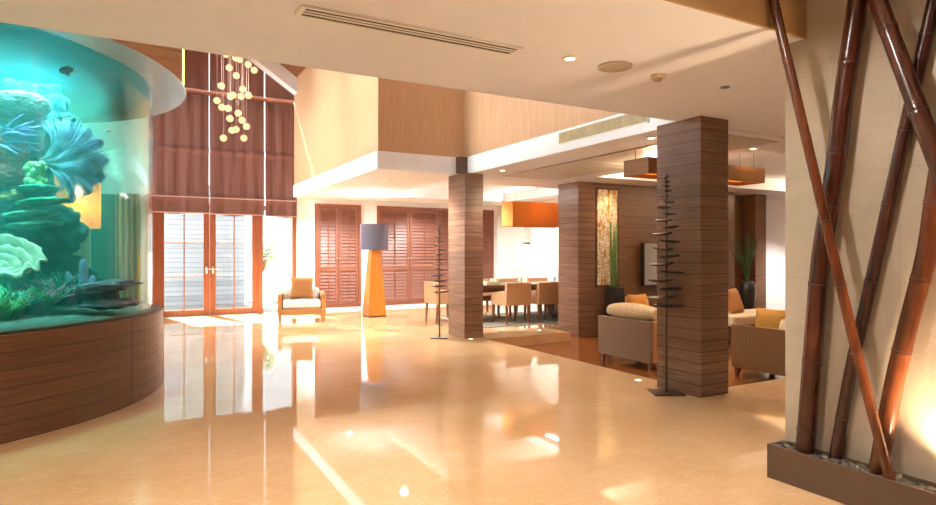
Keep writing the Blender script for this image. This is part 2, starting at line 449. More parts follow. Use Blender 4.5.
# ------------------------------------------------------------------ WINDOW, DOORS, OUTSIDE
m = MB()
def fr(x0, x1, z0, z1): m.box(x0, x1, 14.62, 14.74, z0, z1)
fr(.33, .50, 0, 2.45); fr(.33, 3.43, 2.38, 2.48); fr(2.55, 2.66, 0, 2.45); fr(3.34, 3.43, 0, 2.45)
fr(.33, .43, 2.48, 6.0); fr(3.36, 3.43, 2.48, 5.5); fr(.33, 3.43, 4.9, 4.97)
w1 = S('window_1', m, M['redwood'])
m = MB(); m.box(.4, 3.4, 14.675, 14.685, 2.45, 5.4); m.box(2.66, 3.34, 14.675, 14.685, .03, 2.4); obj('pane', m, M['glass'], w1)
def door(n, x0, x1, hx):
    m = MB(); Y0, Y1 = 14.63, 14.7
    m.box(x0, x0+.12, Y0, Y1, .01, 2.38); m.box(x1-.12, x1, Y0, Y1, .01, 2.38); m.box(x0+.12, x1-.12, Y0, Y1, .01, .14); m.box(x0+.12, x1-.12, Y0, Y1, 2.26, 2.38)
    xm = (x0+x1)/2; m.box(xm-.012, xm+.012, Y0+.02, Y1-.02, .14, 2.26)
    d = S(n, m, M['redwood'])
    m = MB()
    for z in (.89, 1.615): m.box(x0+.12, x1-.12, Y0+.025, Y1-.025, z-.011, z+.011)
    obj('glazing_bar', m, M['tape'], d)
    obj('pane', MB().box(x0+.12, x1-.12, 14.66, 14.668, .14, 2.26), M['glass'], d)
    m = MB(); m.tube([(hx, 14.63, 1.03), (hx, 14.575, 1.03), (hx+(.12 if hx > 1.4 else -.12), 14.575, 1.03)], .011); m.box(hx-.02, hx+.02, 14.62, 14.632, .93, 1.09)
    obj('door_handle', m, M['steel'], d, smooth=True)
door('door_1', .50, 1.52, 1.46); door('door_2', 1.53, 2.55, 1.59)
S('ground_outside', MB().box(-12, 16, 14.9, 24, -.3, -.03), M['paving'])
S('wall_courtyard', MB().box(-6, 2.72, 17.6, 17.8, -.1, 3.2), M['siding'])
S('wall_garden', MB().box(2.72, 12, 18.6, 18.8, -.1, 1.4), M['white'])
t = thing('potted_shrub', 'green shrub in a white pot outside the clear pane right of the double door', 'plant', (2.98, 16.3, -.03))
obj('pot', MB().frustum((0,0,0), .34, .34, (0,0,.95), .5, .5), M['white'], t, bevel=.01)
m = MB(); L = MB()
for k in range(9):
    a = random.uniform(0, 2*PI); r = random.uniform(.1, .4); h = random.uniform(1.25, 1.95)
    m.tube([(0,0,.93), (r*.4*math.cos(a), r*.4*math.sin(a), .95+(h-.95)*.5), (r*math.cos(a), r*math.sin(a), h)], [.012,.009,.005], 5)
    for q in range(22):
        s_ = random.uniform(.45, 1.05); c = Vector((r*s_*math.cos(a)+random.gauss(0,.07), r*s_*math.sin(a)+random.gauss(0,.07), .95+(h-.95)*s_+random.gauss(0,.05)))
        R = Matrix.Rotation(random.uniform(0,6), 3, 'Z') @ Matrix.Rotation(random.uniform(-1,1), 3, 'X')
        L.ball(c, (.06, .025, .006), 1, rot=R)
obj('stem', m, M['legwood'], t); obj('foliage', L, M['leaf'], t)

# blinds
def blind(name, label, x0, x1, z0, z1, seed, zt=None):
    def fn(u, v):
        x = x0+(x1-x0)*u; top = z1 if zt is None else min(zt(x), z1) if z1 else zt(x)
        if zt is not None: top = zt(x)
        z = z0+(top-z0)*v
        y = 14.53+.006*math.sin(x*23+seed)+.018*mnoise.noise((x*5, z*.7, seed))+.012*mnoise.noise((x*14, z*1.1, seed+4))
        for zz in (2.60, 3.64):
            if zt is None:
                d = z-zz
                y -= .05*math.exp(-(d/.05)**2)*(1+.4*mnoise.noise((x*9, zz, seed)))
        if zt is None and z < 2.75: y -= .03*abs(math.sin(x*4+seed))*(1-abs(z-2.45)/.3) if abs(z-2.45) < .3 else 0
        if v == 0 and zt is None: z += .02*math.sin(x*6+seed)
        return (x, y, z)
    t = thing(name, label, 'blind', ((x0+x1)/2, 14.53, z0), 0, 'plum roman blinds')
    off = Vector((-(x0+x1)/2, -14.53, -z0))
    m = MB().grid(fn, 40, 70 if zt is None else 24); m.xform(Matrix.Translation(off)); obj('fabric', m, M['blind'], t, smooth=True, solid=.004)
    if zt is None:
        m = MB()
        for zz in (z0+.01, 2.60): m.box(x0, x1, 14.44, 14.458, zz-.011, zz+.011)
        m.xform(Matrix.Translation(off)); obj('hem_tape', m, M['tape'], t)
    else:
        m = MB().box(x0, x1, 14.49, 14.52, z0, z0+.035); m.xform(Matrix.Translation(off)); obj('bottom_rail', m, M['tape'], t)
    return t
for i, (a, b, q) in enumerate(((.36, 1.495, 'left'), (1.515, 2.668, 'middle'), (2.695, 3.41, 'right'))):
    z0 = 2.25-.012*i
    blind('roman_blind', 'plum roman blind, %s of the three hanging low over the glass doors' % q, a, b, z0, 4.88, i*5.3)
    blind('roman_blind', 'slope-topped plum upper blind under the roof, %s of three' % q, a, b, 4.93, None, i*3.7+1, zt=lambda x: roofz(x)-.30)

# shutters
def shutter(label, x0, x1, n):
    t = thing('louvred_shutter', label, 'shutter', ((x0+x1)/2, 14.6, .056), 0, None)
    W = x1-x0; H = 2.524; m = MB(); e = .06
    m.box(-W/2, -W/2+e, -.03, .1, 0, H); m.box(W/2-e, W/2, -.03, .1, 0, H); m.box(-W/2+e, W/2-e, -.03, .1, H-e, H); m.box(-W/2+e, W/2-e, -.03, .1, 0, .05)
    obj('frame', m, M['redwood'], t, bevel=.004)
    lw = (W-2*e)/n
    for k in range(n):
        a = -W/2+e+k*lw+.004; b = a+lw-.008; m = MB(); z0 = .055; z1 = H-e-.005; st = .07
        m.box(a, a+st, -.01, .04, z0, z1); m.box(b-st, b, -.01, .04, z0, z1)
        for q0, q1 in ((z0, z0+.1), (.88, 1.0), (z1-.08, z1)): m.box(a+st, b-st, -.01, .04, q0, q1)
        lf = obj('leaf', m, M['shutter'], t, bevel=.003)
        m = MB()
        for q0, q1 in ((z0+.1, .88), (1.0, z1-.08)):
            N = int((q1-q0)/.078); st_ = (q1-q0)/N
            for r in range(N):
                z = q0+(r+.5)*st_
                m.prism([(-.010, z-.038), (-.002, z-.042), (.03, z+.042), (.022, z+.046)], 'x', a+st, b-st)
        obj('slats', m, M['shutter'], lf)
        xm = (a+b)/2; m = MB(); m.box(xm-.009, xm+.009, -.032, -.016, z0+.12, .86); m.box(xm-.009, xm+.009, -.032, -.016, 1.02, z1-.1); obj('tilt_rod', m, M['redwood'], lf)
        m = MB().ball((b-.035 if k % 2 == 0 else a+.035, -.025, 1.2), .016, 2); obj('knob', m, M['steel'], lf, smooth=True)
    return t
shutter('two-leaf red-brown louvred shutter on the white wall behind the window armchair', 3.87, 5.01, 2)
shutter('wide four-leaf red-brown louvred shutter behind the grey-shaded floor lamp', 5.44, 8.87, 4)

# ------------------------------------------------------------------ AQUARIUM
AX, AY = -2.1, 7.6
aq = thing('aquarium', 'giant round aquarium on a curved plank-clad wooden base at the left', 'aquarium', (AX, AY, 0))
obj('base', MB().lathe([(0,0.0), (2.41,0), (2.41,.79), (2.34,.79), (0,.79)], 128), M['basewood'], aq)
obj('rim', MB().lathe([(2.29,.79), (2.36,.79), (2.36,.81), (2.29,.81)], 128, closed=True), M['bronze'], aq)
obj('sand_bed', MB().lathe([(0,.795), (2.28,.795), (2.28,.81), (1.4,.86), (0,.9)], 96), M['sand'], aq, smooth=True)
obj('glass_wall', MB().lathe([(2.313,.80), (2.313,3.15), (2.293,3.15), (2.293,.80)], 160, closed=True), M['tankglass'], aq, smooth=False)
obj('canopy', MB().lathe([(2.314,3.15), (2.63,3.15), (2.64,3.155), (2.63,3.165), (2.314,3.165)], 128, closed=True), M['ring'], aq)
obj('lid', MB().lathe([(0,3.166), (2.36,3.166), (2.2,3.2), (0,3.22)], 96), plain('lid_water_reflection', '#3f9fae', .5), aq)  # lid colour stands in for the turquoise reflection under the water surface
def water():
    t = NT('aquarium_water'); t.n.remove(t.b)
    ab = t.new('ShaderNodeVolumeAbsorption'); ab.inputs['Color'].default_value = (.28, .76, .70, 1); ab.inputs['Density'].default_value = .8
    s_ = t.new('ShaderNodeVolumeScatter'); s_.inputs['Color'].default_value = (.25, 1, .92, 1); s_.inputs['Density'].default_value = .16; s_.inputs['Anisotropy'].default_value = .1
    ad = t.new('ShaderNodeAddShader'); t.link(ab.outputs[0], ad.inputs[0]); t.link(s_.outputs[0], ad.inputs[1]); t.link(ad.outputs[0], t.out.inputs['Volume'])
    return t.m
obj('water', MB().lathe([(0,.80), (2.285,.80), (2.285,3.13), (0,3.13)], 96), water(), aq)

# reef: positions given in world metres inside the tank
fwd = Vector((math.sin(math.radians(28.9)), math.cos(math.radians(28.9)), 0)); rgt = Vector((fwd.y, -fwd.x, 0))
def at(lat, dep, z): p = fwd*dep+rgt*lat; return Vector((p.x, p.y, z))
def solid(name, label, cat, mb, mat, group=None, smooth=True): return tag(obj(name, mb, mat, None, smooth=smooth), label, cat, group)
rockm = plain('teal_reef_rock', '#2f7f86', .9, var=.35, scale=6, bump=.6, bscale=18)
rockb = plain('blue_reef_rock', '#4fb3cf', .9, var=.2, scale=6, bump=.6, bscale=18)
rockd = plain('deep_green_rock', '#1f5a55', .9, var=.3, scale=6, bump=.6, bscale=18)
slate = plain('violet_grey_rock', '#7b7f90', .9, var=.3, scale=9, bump=.5, bscale=25)
redc = plain('red_coral', '#c0484e', .8, var=.3, scale=14, bump=.8, bscale=50)
grayc = plain('lilac_grey_coral', '#8fa3a8', .8, var=.2, scale=14, bump=.8, bscale=60)
bluec = plain('sky_blue_fan', '#82b4d2', .8, var=.2, scale=10, bump=.8, bscale=60)
purpc = plain('violet_branch_coral', '#8a8cd0', .7, var=.15)
limec = plain('lime_lump_coral', '#9bbf84', .8, var=.15, bump=.5, bscale=60)
palec = plain('pale_sage_plate', '#b3ab95', .8, var=.12, scale=12, bump=.7, bscale=40)
orac = plain('ochre_coral', '#b58a5a', .8, var=.2)
teal_ = plain('teal_weed', '#2f8f78', .6, var=.2); pink_ = plain('pink_grey_weed', '#c9a2b8', .6, var=.15); green_ = plain('green_weed', '#4f9450', .6, var=.2)
for nm, lab, c, r, mt, sd in (
    ('reef_rock', 'tall pale-blue reef rock reaching the water surface in the aquarium', at(-4.5, 6.3, 2.72), (.36,.36,.46), rockb, 1),
    ('reef_rock', 'teal reef rock in mid-water behind the red corals', at(-4.72, 6.2, 2.05), (.40,.36,.46), rockm, 2),
    ('reef_rock', 'small teal rock knob right of the lilac-grey coral head', at(-4.02, 6.1, 2.66), (.13,.16,.13), rockm, 3),
    ('reef_rock', 'dark green reef rock above the pale plate coral', at(-4.45, 6.25, 1.62), (.42,.36,.34), rockd, 4),
    ('reef_rock', 'broad dark rock at the foot of the reef behind the sea weed', at(-4.45, 6.35, 1.12), (.5,.4,.28), rockd, 5)):
    solid(nm, lab, 'rock', MB().ball(c, r, 5, .24, 2.6, sd), mt)
solid('coral_head', 'lilac-grey domed coral head high at the left of the tank', 'coral', MB().ball(at(-4.33, 5.9, 2.83), (.25,.2,.13), 5, .12, 9, 2).ball(at(-4.55, 5.85, 2.80), (.2,.2,.13), 5, .12, 9, 5), grayc)
m = MB()
cc = at(-3.85, 5.95, 2.37)
def fanco(c):
    base = c+rgt*(-.30)+Vector((0,0,-.10))
    def web(u, v):
        a = -1.0+2.35*u; R_ = .60*(.78+.22*math.cos(a*1.2))*(1+.05*math.sin(u*47)+.05*mnoise.noise((u*9, v*3, 1)))*v; an = a*.75*v+a*.35
        return base+rgt*(math.cos(an)*R_*1.05)+Vector((0,0,math.sin(an)*R_*.85))+fwd*(.012*math.sin(u*60)*v+.03*mnoise.noise((u*5, v*4, 7)))
    m.grid(web, 70, 14)
    for k in range(80):
        a = -1.1+2.5*k/79; L_ = .62*(.75+.25*math.cos(a*1.2))+random.uniform(-.04,.04); pts = []
        for q in range(5):
            s_ = q/4; an = a*.75*s_+a*.35
            pts.append(base+rgt*(math.cos(an)*L_*s_*1.05)+Vector((0,0,math.sin(an)*L_*s_*.85))+fwd*(-.02+.02*math.sin(k*3+q)))
        m.tube(pts, [.008,.007,.006,.005,.003], 5)
fanco(at(-3.80, 5.85, 2.37)); solid('fan_coral', 'large sky-blue sea fan spreading right from the reef', 'coral', m, bluec)
solid('brain_coral', 'crimson fuzzy coral lump at the left frame edge, upper of two', 'coral', MB().ball(at(-4.43, 5.85, 2.38), (.17,.16,.19), 5, .22, 7, 8), redc)
solid('brain_coral', 'crimson fuzzy coral lump below the other red one', 'coral', MB().ball(at(-4.40, 5.8, 2.14), (.22,.16,.11), 5, .22, 7, 9), redc)
m = MB(); b0 = at(-4.30, 5.75, 2.47)
for k in range(26):
    a = random.uniform(-.5, .75); L_ = random.uniform(.15, .36); d = rgt*math.cos(a)+Vector((0,0,math.sin(a)))*.9-fwd*random.uniform(-.2,.4)
    p0 = b0+Vector((0,0,random.gauss(0,.06)))-rgt*random.uniform(0,.16)+fwd*random.uniform(-.05,.05)
    m.tube([p0, p0+d*L_*.5+Vector((0,0,.01)), p0+d*L_], [.016,.012,.006], 6)
solid('branch_coral', 'violet finger-branched coral between the red coral and the blue fan', 'coral', m, purpc)
m = MB()
for k in range(44): m.ball(at(-4.06+random.uniform(-.09,.09), 5.72+random.uniform(-.05,.05), 2.13+random.uniform(-.1,.1)), random.uniform(.024,.036), 2)
solid('bubble_coral', 'lime-green knobbly coral under the blue sea fan', 'coral', m, limec)
m = MB()
for k in range(9): m.ball(at(-4.23+random.gauss(0,.10), 5.75+random.gauss(0,.05), 1.94+random.gauss(0,.035)), (.05,.04,.03), 2, .2, 3, k)
solid('nub_coral', 'ochre and tan coral nubs under the lime-green coral', 'coral', m, orac)
FR = Matrix((tuple(rgt), tuple(fwd), (0,0,1))).transposed()
for k, (la, z, w, lab) in enumerate(((-4.05, 2.0, .16, 'uppermost'), (-4.0, 1.88, .22, 'second'), (-4.12, 1.76, .24, 'third'), (-4.1, 1.66, .26, 'lowest'))):
    solid('table_coral', 'flat green table coral ledge jutting from the reef, %s of four' % lab, 'coral',
          MB().ball(at(la, 5.75, z), (w, .2, .035), 4, .12, 3, 20+k, rot=FR @ Matrix.Rotation(-.1, 3, 'Y').to_3x3()), plain('green_ledge%d' % k, ('#2f8f7f', '#2a8a70', '#5f9f88', '#6aa592')[k], .8, var=.3))
def plate(u, v):
    a = u*2*PI; r = v*(.37+.05*mnoise.noise((math.cos(a)*2, math.sin(a)*2, 3))+.02*math.sin(a*11))
    x = r*math.cos(a); y = r*math.sin(a)*.75
    return FR @ Vector((x, y*.35-.0, y*.62-.16*x+.02*math.sin(r*60)+.1*v*v))+at(-4.16, 5.45, 1.28)
solid('plate_coral', 'big pale sage plate coral tilted over the sea weed at lower left', 'coral', MB().grid(plate, 64, 24), palec)
bpy.data.objects['plate_coral'].modifiers.new('s', 'SOLIDIFY').thickness = .02
def weed(mat, n, h, sp, seed):
    random.seed(seed); m = MB()
    for k in range(n):
        a = random.uniform(0, 2*PI); r = random.uniform(.2, 1)*sp; q = random.uniform(.6, 1)*h
        m.tube([(0,0,0), (r*.35*math.cos(a), r*.35*math.sin(a), q*.55), (r*math.cos(a), r*math.sin(a), q*random.uniform(.7,1))], [.012,.011,.004], 5)
    return m
kinds = [('teal', teal_, 14, .2, .16), ('pink-grey', pink_, 16, .16, .18), ('bright green', green_, 16, .22, .14)]
protos = []
for i, (cn, mt, n_, h_, sp_) in enumerate(kinds):
    protos.append(obj('sea_weed', weed(mt, n_, h_, sp_, 30+i), mt, None, smooth=True))
random.seed(11)
for k in range(90):
    i = random.choice((0,0,1,1,1,2)); la = random.uniform(-4.55, -3.72); de = random.uniform(5.02, 5.8)
    p = at(la, de, 0)
    if (p-Vector((AX, AY, 0))).length > 2.08:
        de = 5.75; p = at(la, de, 0)
    if (p-Vector((AX, AY, 0))).length > 2.15: continue
    o = protos[i] if protos[i].get('label') is None else protos[i].copy()
    if o is not protos[i]: C.objects.link(o)
    o.location = (p.x, p.y, .82+random.uniform(.1, .30)*max(0, (de-5.0))); o.rotation_euler = (0, 0, random.uniform(0, 6)); s_ = random.uniform(.9, 1.4); o.scale = (s_, s_, s_)
    tag(o, '%s tuft of sea weed on the sand at the front of the aquarium' % kinds[i][0], 'sea weed', '%s sea weed tufts' % kinds[i][0])
solid('rock_ledge', 'violet-grey overhanging rock ledge low at the right of the tank', 'rock', MB().ball(at(-3.42, 5.75, 1.08), (.27,.18,.055), 4, .35, 2.5, 41, rot=FR @ Matrix.Rotation(-.12, 3, 'Y')).ball(at(-3.45, 5.8, .98), (.12,.12,.12), 3, .3, 2, 42).ball(at(-3.38, 5.75, .92), (.24,.15,.05), 3, .3, 3, 43), slate)
m = MB()
for (dx, h, r) in ((0, .42, .045), (-.07, .3, .035), (.045, .26, .035)):
    p = at(-3.66+dx, 5.8, .92); m.tube([p, p+Vector((dx*.4, 0, h*.5)), p+Vector((dx*.9, 0, h*.9)), p+Vector((dx, 0, h))], [r*1.2, r, r*.8, r*.3], 9)
solid('finger_coral', 'blue-grey upright finger coral behind the rock ledge', 'coral', m, plain('blue_grey_finger', '#7d95b8', .8, var=.15, bump=.6, bscale=50))
def fish(label, c, L_, d, mat, stripe):
    t = thing('fish', label, 'fish', c, math.atan2(d.y, d.x))
    obj('body', MB().ball((0,0,0), (L_*.5, L_*.13, L_*.28), 3), mat, t, smooth=True)
    obj('tail', MB().prism([(-L_*.42, 0), (-L_*.72, L_*.2), (-L_*.62, 0), (-L_*.72, -L_*.2)], 'y', -.003, .003), stripe, t)
    obj('dorsal_fin', MB().prism([(-L_*.2, L_*.22), (L_*.15, L_*.24), (-L_*.25, L_*.42)], 'y', -.003, .003), stripe, t)
    obj('belly_fin', MB().prism([(-L_*.2, -L_*.22), (L_*.1, -L_*.24), (-L_*.2, -L_*.4)], 'y', -.003, .003), stripe, t)
wf = plain('white_fish_skin', '#e8f4f6', .4); bf = plain('dark_fish_skin', '#8fb6c6', .5)
fish('larger of two fish, swimming near the water surface by the pale-blue rock', at(-3.49, 5.3, 2.98), .13, rgt*-1, bf, wf)
fish('tiny silver fish above the right tip of the blue sea fan', at(-3.5, 5.95, 2.59), .06, rgt, wf, wf)
# things standing behind the tank, seen through the water
t = thing('pendant_lamp', 'square orange pendant shade hung behind the tank, golden through the water', 'lamp', (-.72, 11.0, 1.78))
obj('shade', MB().box(-.3, .3, -.3, .3, 0, .72), M['yellowbox'], t, bevel=.004); obj('cord', MB().tube([(0,0,.72), (0,0,3.2)], .008, 6), M['black'], t)
random.seed(3)
for k, x in enumerate((-.95, -.05)):
    def cf(u, v, x=x): return (x-.21+.42*u, 14.42+.05*math.sin(u*26+x), .02+2.6*v)
    tag(obj('curtain', MB().grid(cf, 60, 2), M['curtain'], None, smooth=True, solid=.004), 'amber curtain behind the tank seen through the water, %s of two' % ('left' if k == 0 else 'right'), 'curtain', None)
tag(obj('wall_panel', MB().box(-.72, -.30, 14.55, 14.6, 0, 2.6), plain('green_panel', '#3f6b45', .5)), 'dark green wall panel between the amber curtains, seen through the water', 'panel')

# ------------------------------------------------------------------ CHANDELIER
globes = [(150,75),(167,82),(203,103),(228,127),(123,117),(153,150),(90,193),(180,207),(140,232),(128,238),(173,237),(204,233),(72,255),(92,283),(118,288),(161,308),(126,331),(177,338),(196,364),(152,376),(134,380),(99,413),(185,413),(110,60),(190,60)]
ch = thing('chandelier', 'cluster of small glowing glass globes on cords hanging in the atrium', 'chandelier', (1.55, 10.0, 6.4))
obj('canopy', MB().lathe([(0,0), (.42,0), (.42,.06), (0,.06)], 32), M['steel'], ch)
random.seed(5)
gp = None
for gx, gy in globes:
    px = 200+gx/4.21; py = 40+gy/4.21; d = 9.9+random.uniform(-.28, .28)
    p = at((px-468)/610*d, d, 1.4+(252.5-py)/610*d); q = p-Vector((1.55, 10.0, 6.4))
    obj('cord', MB().tube([(q.x, q.y, q.z+.05), (q.x, q.y, 0)], .0025, 5), M['tape'], ch)
    g = obj('globe', MB().ball((0,0,0), .055, 3), M['globe'], ch, smooth=True, loc=q) if gp is None else gp.copy()
    if gp is None: gp = g
    else: C.objects.link(g); g.parent = ch; g.location = q

# ------------------------------------------------------------------ CEILING FITTINGS
t = thing('ceiling_vent', 'long slotted white air vent in the front ceiling', 'vent', (1.5, 3.335, ZC))
m = MB(); w, h = .71, .075
m.box(-w, w, -h, -h+.02, -.014, -.001); m.box(-w, w, h-.02, h, -.014, -.001); m.box(-w, -w+.03, -h+.02, h-.02, -.014, -.001); m.box(w-.03, w, -h+.02, h-.02, -.014, -.001)
obj('frame', m, M['trimwhite'], t); obj('backing', MB().box(-w+.03, w-.03, -h+.02, h-.02, -.010, -.002), M['slot'], t)
m = MB()
for y in (-.018, .018): m.box(-w+.03, w-.03, y-.009, y+.009, -.013, -.010)
obj('slats', m, M['trimwhite'], t)
def downlight(label, x, y, z, r=.045, lit=True):
    t = thing('downlight', label, 'light', (x, y, z)); obj('trim_ring', MB().lathe([(r*.75,-.001), (r*1.25,-.001), (r*1.25,-.008), (r*.75,-.008)], 24, closed=True), M['trimwhite'], t)
    obj('lens', MB().lathe([(0,-.004), (r*.75,-.004)], 24), M['glow'] if lit else M['slot'], t)
downlight('lit downlight in the front ceiling left of the round speaker', 2.607, 3.29, ZC)
downlight('lit downlight in the soffit beside the nearest-dining plank column', 5.15, 8.2, ZS)
downlight('lit downlight in the soffit left of the front plank column', 5.16, 5.05, ZS)
downlight('lit downlight in the soffit right of the front plank column', 6.80, 4.95, ZS)
downlight('lit downlight in the white dining ceiling', 4.06, 9.6, ZS, .03)
downlight('dark unlit recessed fitting in the white dining ceiling', 4.10, 10.3, ZS, .035, False)
t = thing('ceiling_speaker', 'round flat grille speaker in the front ceiling', 'speaker', (2.997, 3.277, ZC))
obj('grille', MB().lathe([(0,-.012), (.1,-.012), (.1,-.004), (0,-.004)], 32), plain('speaker_mesh', '#a99a86', .7), t); obj('rim', MB().lathe([(.1,0), (.12,0), (.12,-.012), (.1,-.015)], 32, closed=True), plain('speaker_rim', '#b3a590', .6), t)
t = thing('smoke_detector', 'small beige smoke detector standing out from the front ceiling', 'smoke detector', (3.43, 3.29, ZC))
obj('base', MB().lathe([(0,0), (.055,0), (.055,-.025), (0,-.025)], 24), plain('detector_beige', '#c9b698', .5), t); obj('sensor', MB().lathe([(.03,-.025), (.028,-.045), (0,-.05)], 20), plain('detector_dark', '#94836b', .5), t, smooth=True)
tag(obj('sprinkler_cover', MB().lathe([(0,0), (.035,0), (.04,-.006), (.02,-.012), (0,-.012)], 24), plain('sprinkler_plate', '#8f8577', .5, .4), loc=(4.146, 3.269, ZC)), 'small grey disc cover in the front ceiling near the marble wall', 'sprinkler')
t = thing('air_grille', 'bronze vertical-bar air grille in the white band above the soffit', 'vent', (4.85, 5.56, 2.79))
m = MB(); m.box(-.012, 0, -.79, .79, 0, .015); m.box(-.012, 0, -.79, .79, .15, .165); m.box(-.012, 0, -.79, -.775, 0, .165); m.box(-.012, 0, .775, .79, 0, .165); obj('frame', m, M['trimwhite'], t)
obj('backing', MB().box(-.004, -.001, -.775, .775, .015, .15), M['slot'], t)
m = MB()
for k in range(52): y = -.765+k*.03; m.box(-.012, -.004, y-.009, y+.009, .015, .15)
obj('bars', m, plain('champagne_bars', '#b9a67e', .4, .5), t)
ys = [4.47, 5.50, 6.69, 7.89, 8.78]
for k in range(4):
    tag(obj('ceiling_grille', MB().box(5.50, 6.62, ys[k]+.02, ys[k+1]-.02, ZS-.012, ZS), M['louvre']), 'grey ribbed ceiling panel in the lounge soffit, %s from the front column' % ('first', 'second', 'third', 'fourth')[k], 'ceiling panel', 'grey ribbed ceiling panels')
t = thing('pendant_lamp', 'long timber box lantern hung from the lounge ceiling with orange glow beneath', 'lamp', (6.57, 5.4, 2.36))
m = MB(); L_ = 1.1; w = .015; hh = .2; dp = .42
m.box(-L_, L_, 0, w*2, 0, hh); m.box(-L_, L_, dp-w*2, dp, 0, hh); m.box(-L_, -L_+w*2, w*2, dp-w*2, 0, hh); m.box(L_-w*2, L_, w*2, dp-w*2, 0, hh)
obj('box_frame', m, M['boxwood'], t); obj('diffuser', MB().box(-L_+.03, L_-.03, .03, dp-.03, .05, .06), emis('orange_diffuser', '#ff8a30', .7), t)
m = MB()
for x in (-1, 1):
    for y in (.1, dp-.1): m.tube([(x, y, hh-.02), (x, y, ZS-2.36+(.25 if x > 0 else 0))], .004, 5)
obj('hanger', m, M['black'], t)

# ------------------------------------------------------------------ FLOOR LAMP, WINDOW ARMCHAIR
t = thing('floor_lamp', 'floor lamp with tapered orange wooden base and grey drum shade', 'lamp', (4.70, 12.80, 0))
obj('base', MB().frustum((0,0,.02), .42, .42, (0,0,1.47), .2, .2), M['lampwood'], t, bevel=.004)
obj('foot', MB().box(-.2, .2, -.2, .2, 0, .02), M['tablewood'], t)
obj('shade', MB().lathe([(.305,1.46), (.305,2.02), (.295,2.02), (.295,1.46)], 48, closed=True), M['grayshade'], t)
obj('shade_spider', MB().tube([(-.298,0,1.96), (.298,0,1.96)], .006, 6).tube([(0,-.298,1.96), (0,.298,1.96)], .006, 6).tube([(0,0,1.45), (0,0,1.97)], .01, 6), M['steel'], t)
obj('bulb', MB().ball((0,0,1.72), .05, 2), M['glow'], t, smooth=True)
t = thing('armchair', 'low wooden-armed armchair with white cushions by the garden window', 'armchair', (3.03, 12.45, 0), math.radians(-12))
for x in (-.43, .43):
    for y in (.03, .72): obj('leg', MB().frustum((x*1.0, y, 0), .05, .05, (x, y, .13), .075, .075), M['armwood'], t)
    obj('arm', MB().box(x-.045, x+.045, -.02, .8, .13, .56), M['armwood'], t, bevel=.008)
obj('seat_frame', MB().box(-.385, .385, -.01, .78, .13, .27), M['armwood'], t, bevel=.006)
obj('seat_cushion', MB().box(-.375, .375, -.03, .68, .275, .42), M['white_cush'], t, bevel=.035)
obj('back_frame', MB().box(-.385, .385, .74, .8, .27, .62), M['armwood'], t, bevel=.006)
obj('back_cushion', MB().box(-.37, .37, .55, .735, .41, .66), M['white_cush'], t, bevel=.05)
o = obj('cushion', MB().pillow(.46, .46, .16, M=Matrix.Rotation(-.22, 4, 'X')), M['brownpil'], None, smooth=True, loc=(3.13, 12.86, .66), rot=(0,0,math.radians(-12)))
tag(o, 'caramel square cushion leaning on the white window armchair', 'cushion')

# ------------------------------------------------------------------ DINING
t = thing('dining_table', 'long dark wood dining table behind the plank column', 'table', (7.15, 10.8, 0))
obj('tabletop', MB().box(-1.25, 1.25, -.5, .5, .69, .75), M['tablewood'], t, bevel=.006)
for x in (-1.14, 1.14): obj('pedestal', MB().box(x-.06, x+.06, -.4, .4, .012, .69), M['tablewood'], t, bevel=.004)
obj('apron', MB().box(-1.08, 1.08, -.3, .3, .6, .69), M['tablewood'], t)
tag(obj('rug', MB().box(5.75, 8.6, 9.75, 11.9, 0, .012), M['rug'], bevel=.004), 'grey flat-woven rug under the dining table', 'rug')
def dchair():
    t = thing('dining_chair', '', 'chair', (0,0,0), 0, 'tan dining chairs')
    obj('seat', MB().box(-.25, .25, -.2, .3, .36, .47), M['tan'], t, bevel=.02)
    m = MB().prism([(-.27,.36), (-.2,.36), (-.22,.80), (-.29,.80)], 'x', -.29, .29); obj('backrest', m, M['tan'], t, bevel=.012)
    for x in (-.265, .265):
        m = MB().prism([(-.21,.36), (.29,.36), (.29,.56), (.22,.60), (-.21,.65)], 'x', x-.03, x+.03); obj('armrest', m, M['tan'], t, bevel=.01)
        for y in (-.22, .25): obj('leg', MB().frustum((x*.96, y-(.03 if y < 0 else -.01), 0), .03, .03, (x*.96, y, .37), .048, .048), M['legwood'], t)
    return t
d0 = dchair(); d0.location = (6.56, 10.12, .012); d0['label'] = 'tan armchair at the near side of the dining table, beside the plank column'
dup(d0, (7.30, 10.10, .012), 0, 'tan armchair at the near side of the dining table, under the orange pendant')
dup(d0, (8.02, 10.12, .012), 0, 'tan armchair at the near side of the dining table, mostly behind the lounge column')
dup(d0, (7.50, 11.48, .012), PI, 'tan chair at the far side of the dining table, by the left candle holder')
dup(d0, (8.33, 11.48, .012), PI, 'tan chair at the far side of the dining table, by the right candle holder')
dup(d0, (6.70, 11.48, .012), PI, 'tan chair at the far side of the dining table, behind the plank column')
dup(d0, (5.58, 11.2, 0), -PI/2, 'tan chair at the head of the dining table, behind the metal leaf sculpture')
t = thing('tissue_box', 'beige tissue box on the dining table', 'box', (6.37, 10.55, .75)); obj('box', MB().box(-.16, .16, -.07, .07, 0, .075), M['cream'], t, bevel=.006)
obj('tissue', MB().frustum((0,0,.074), .06, .02, (.01,0,.125), .09, .05), M['white'], t)
for x, y, s_ in ((7.24, 10.8, 'left'), (8.12, 10.8, 'right')):
    t = thing('candle_holder', 'clear glass hurricane candle holder on the dining table, %s of two' % s_, 'candle holder', (x, y, .75), 0, 'hurricane candle holders')
    obj('glass_sleeve', MB().lathe([(.09,0), (.09,.32), (.084,.32), (.084,.01), (0,.01), (0,0)], 32), M['glass'], t, smooth=True); obj('candle', MB().lathe([(0,.012), (.035,.012), (.035,.13), (0,.135)], 20), M['candle'], t)
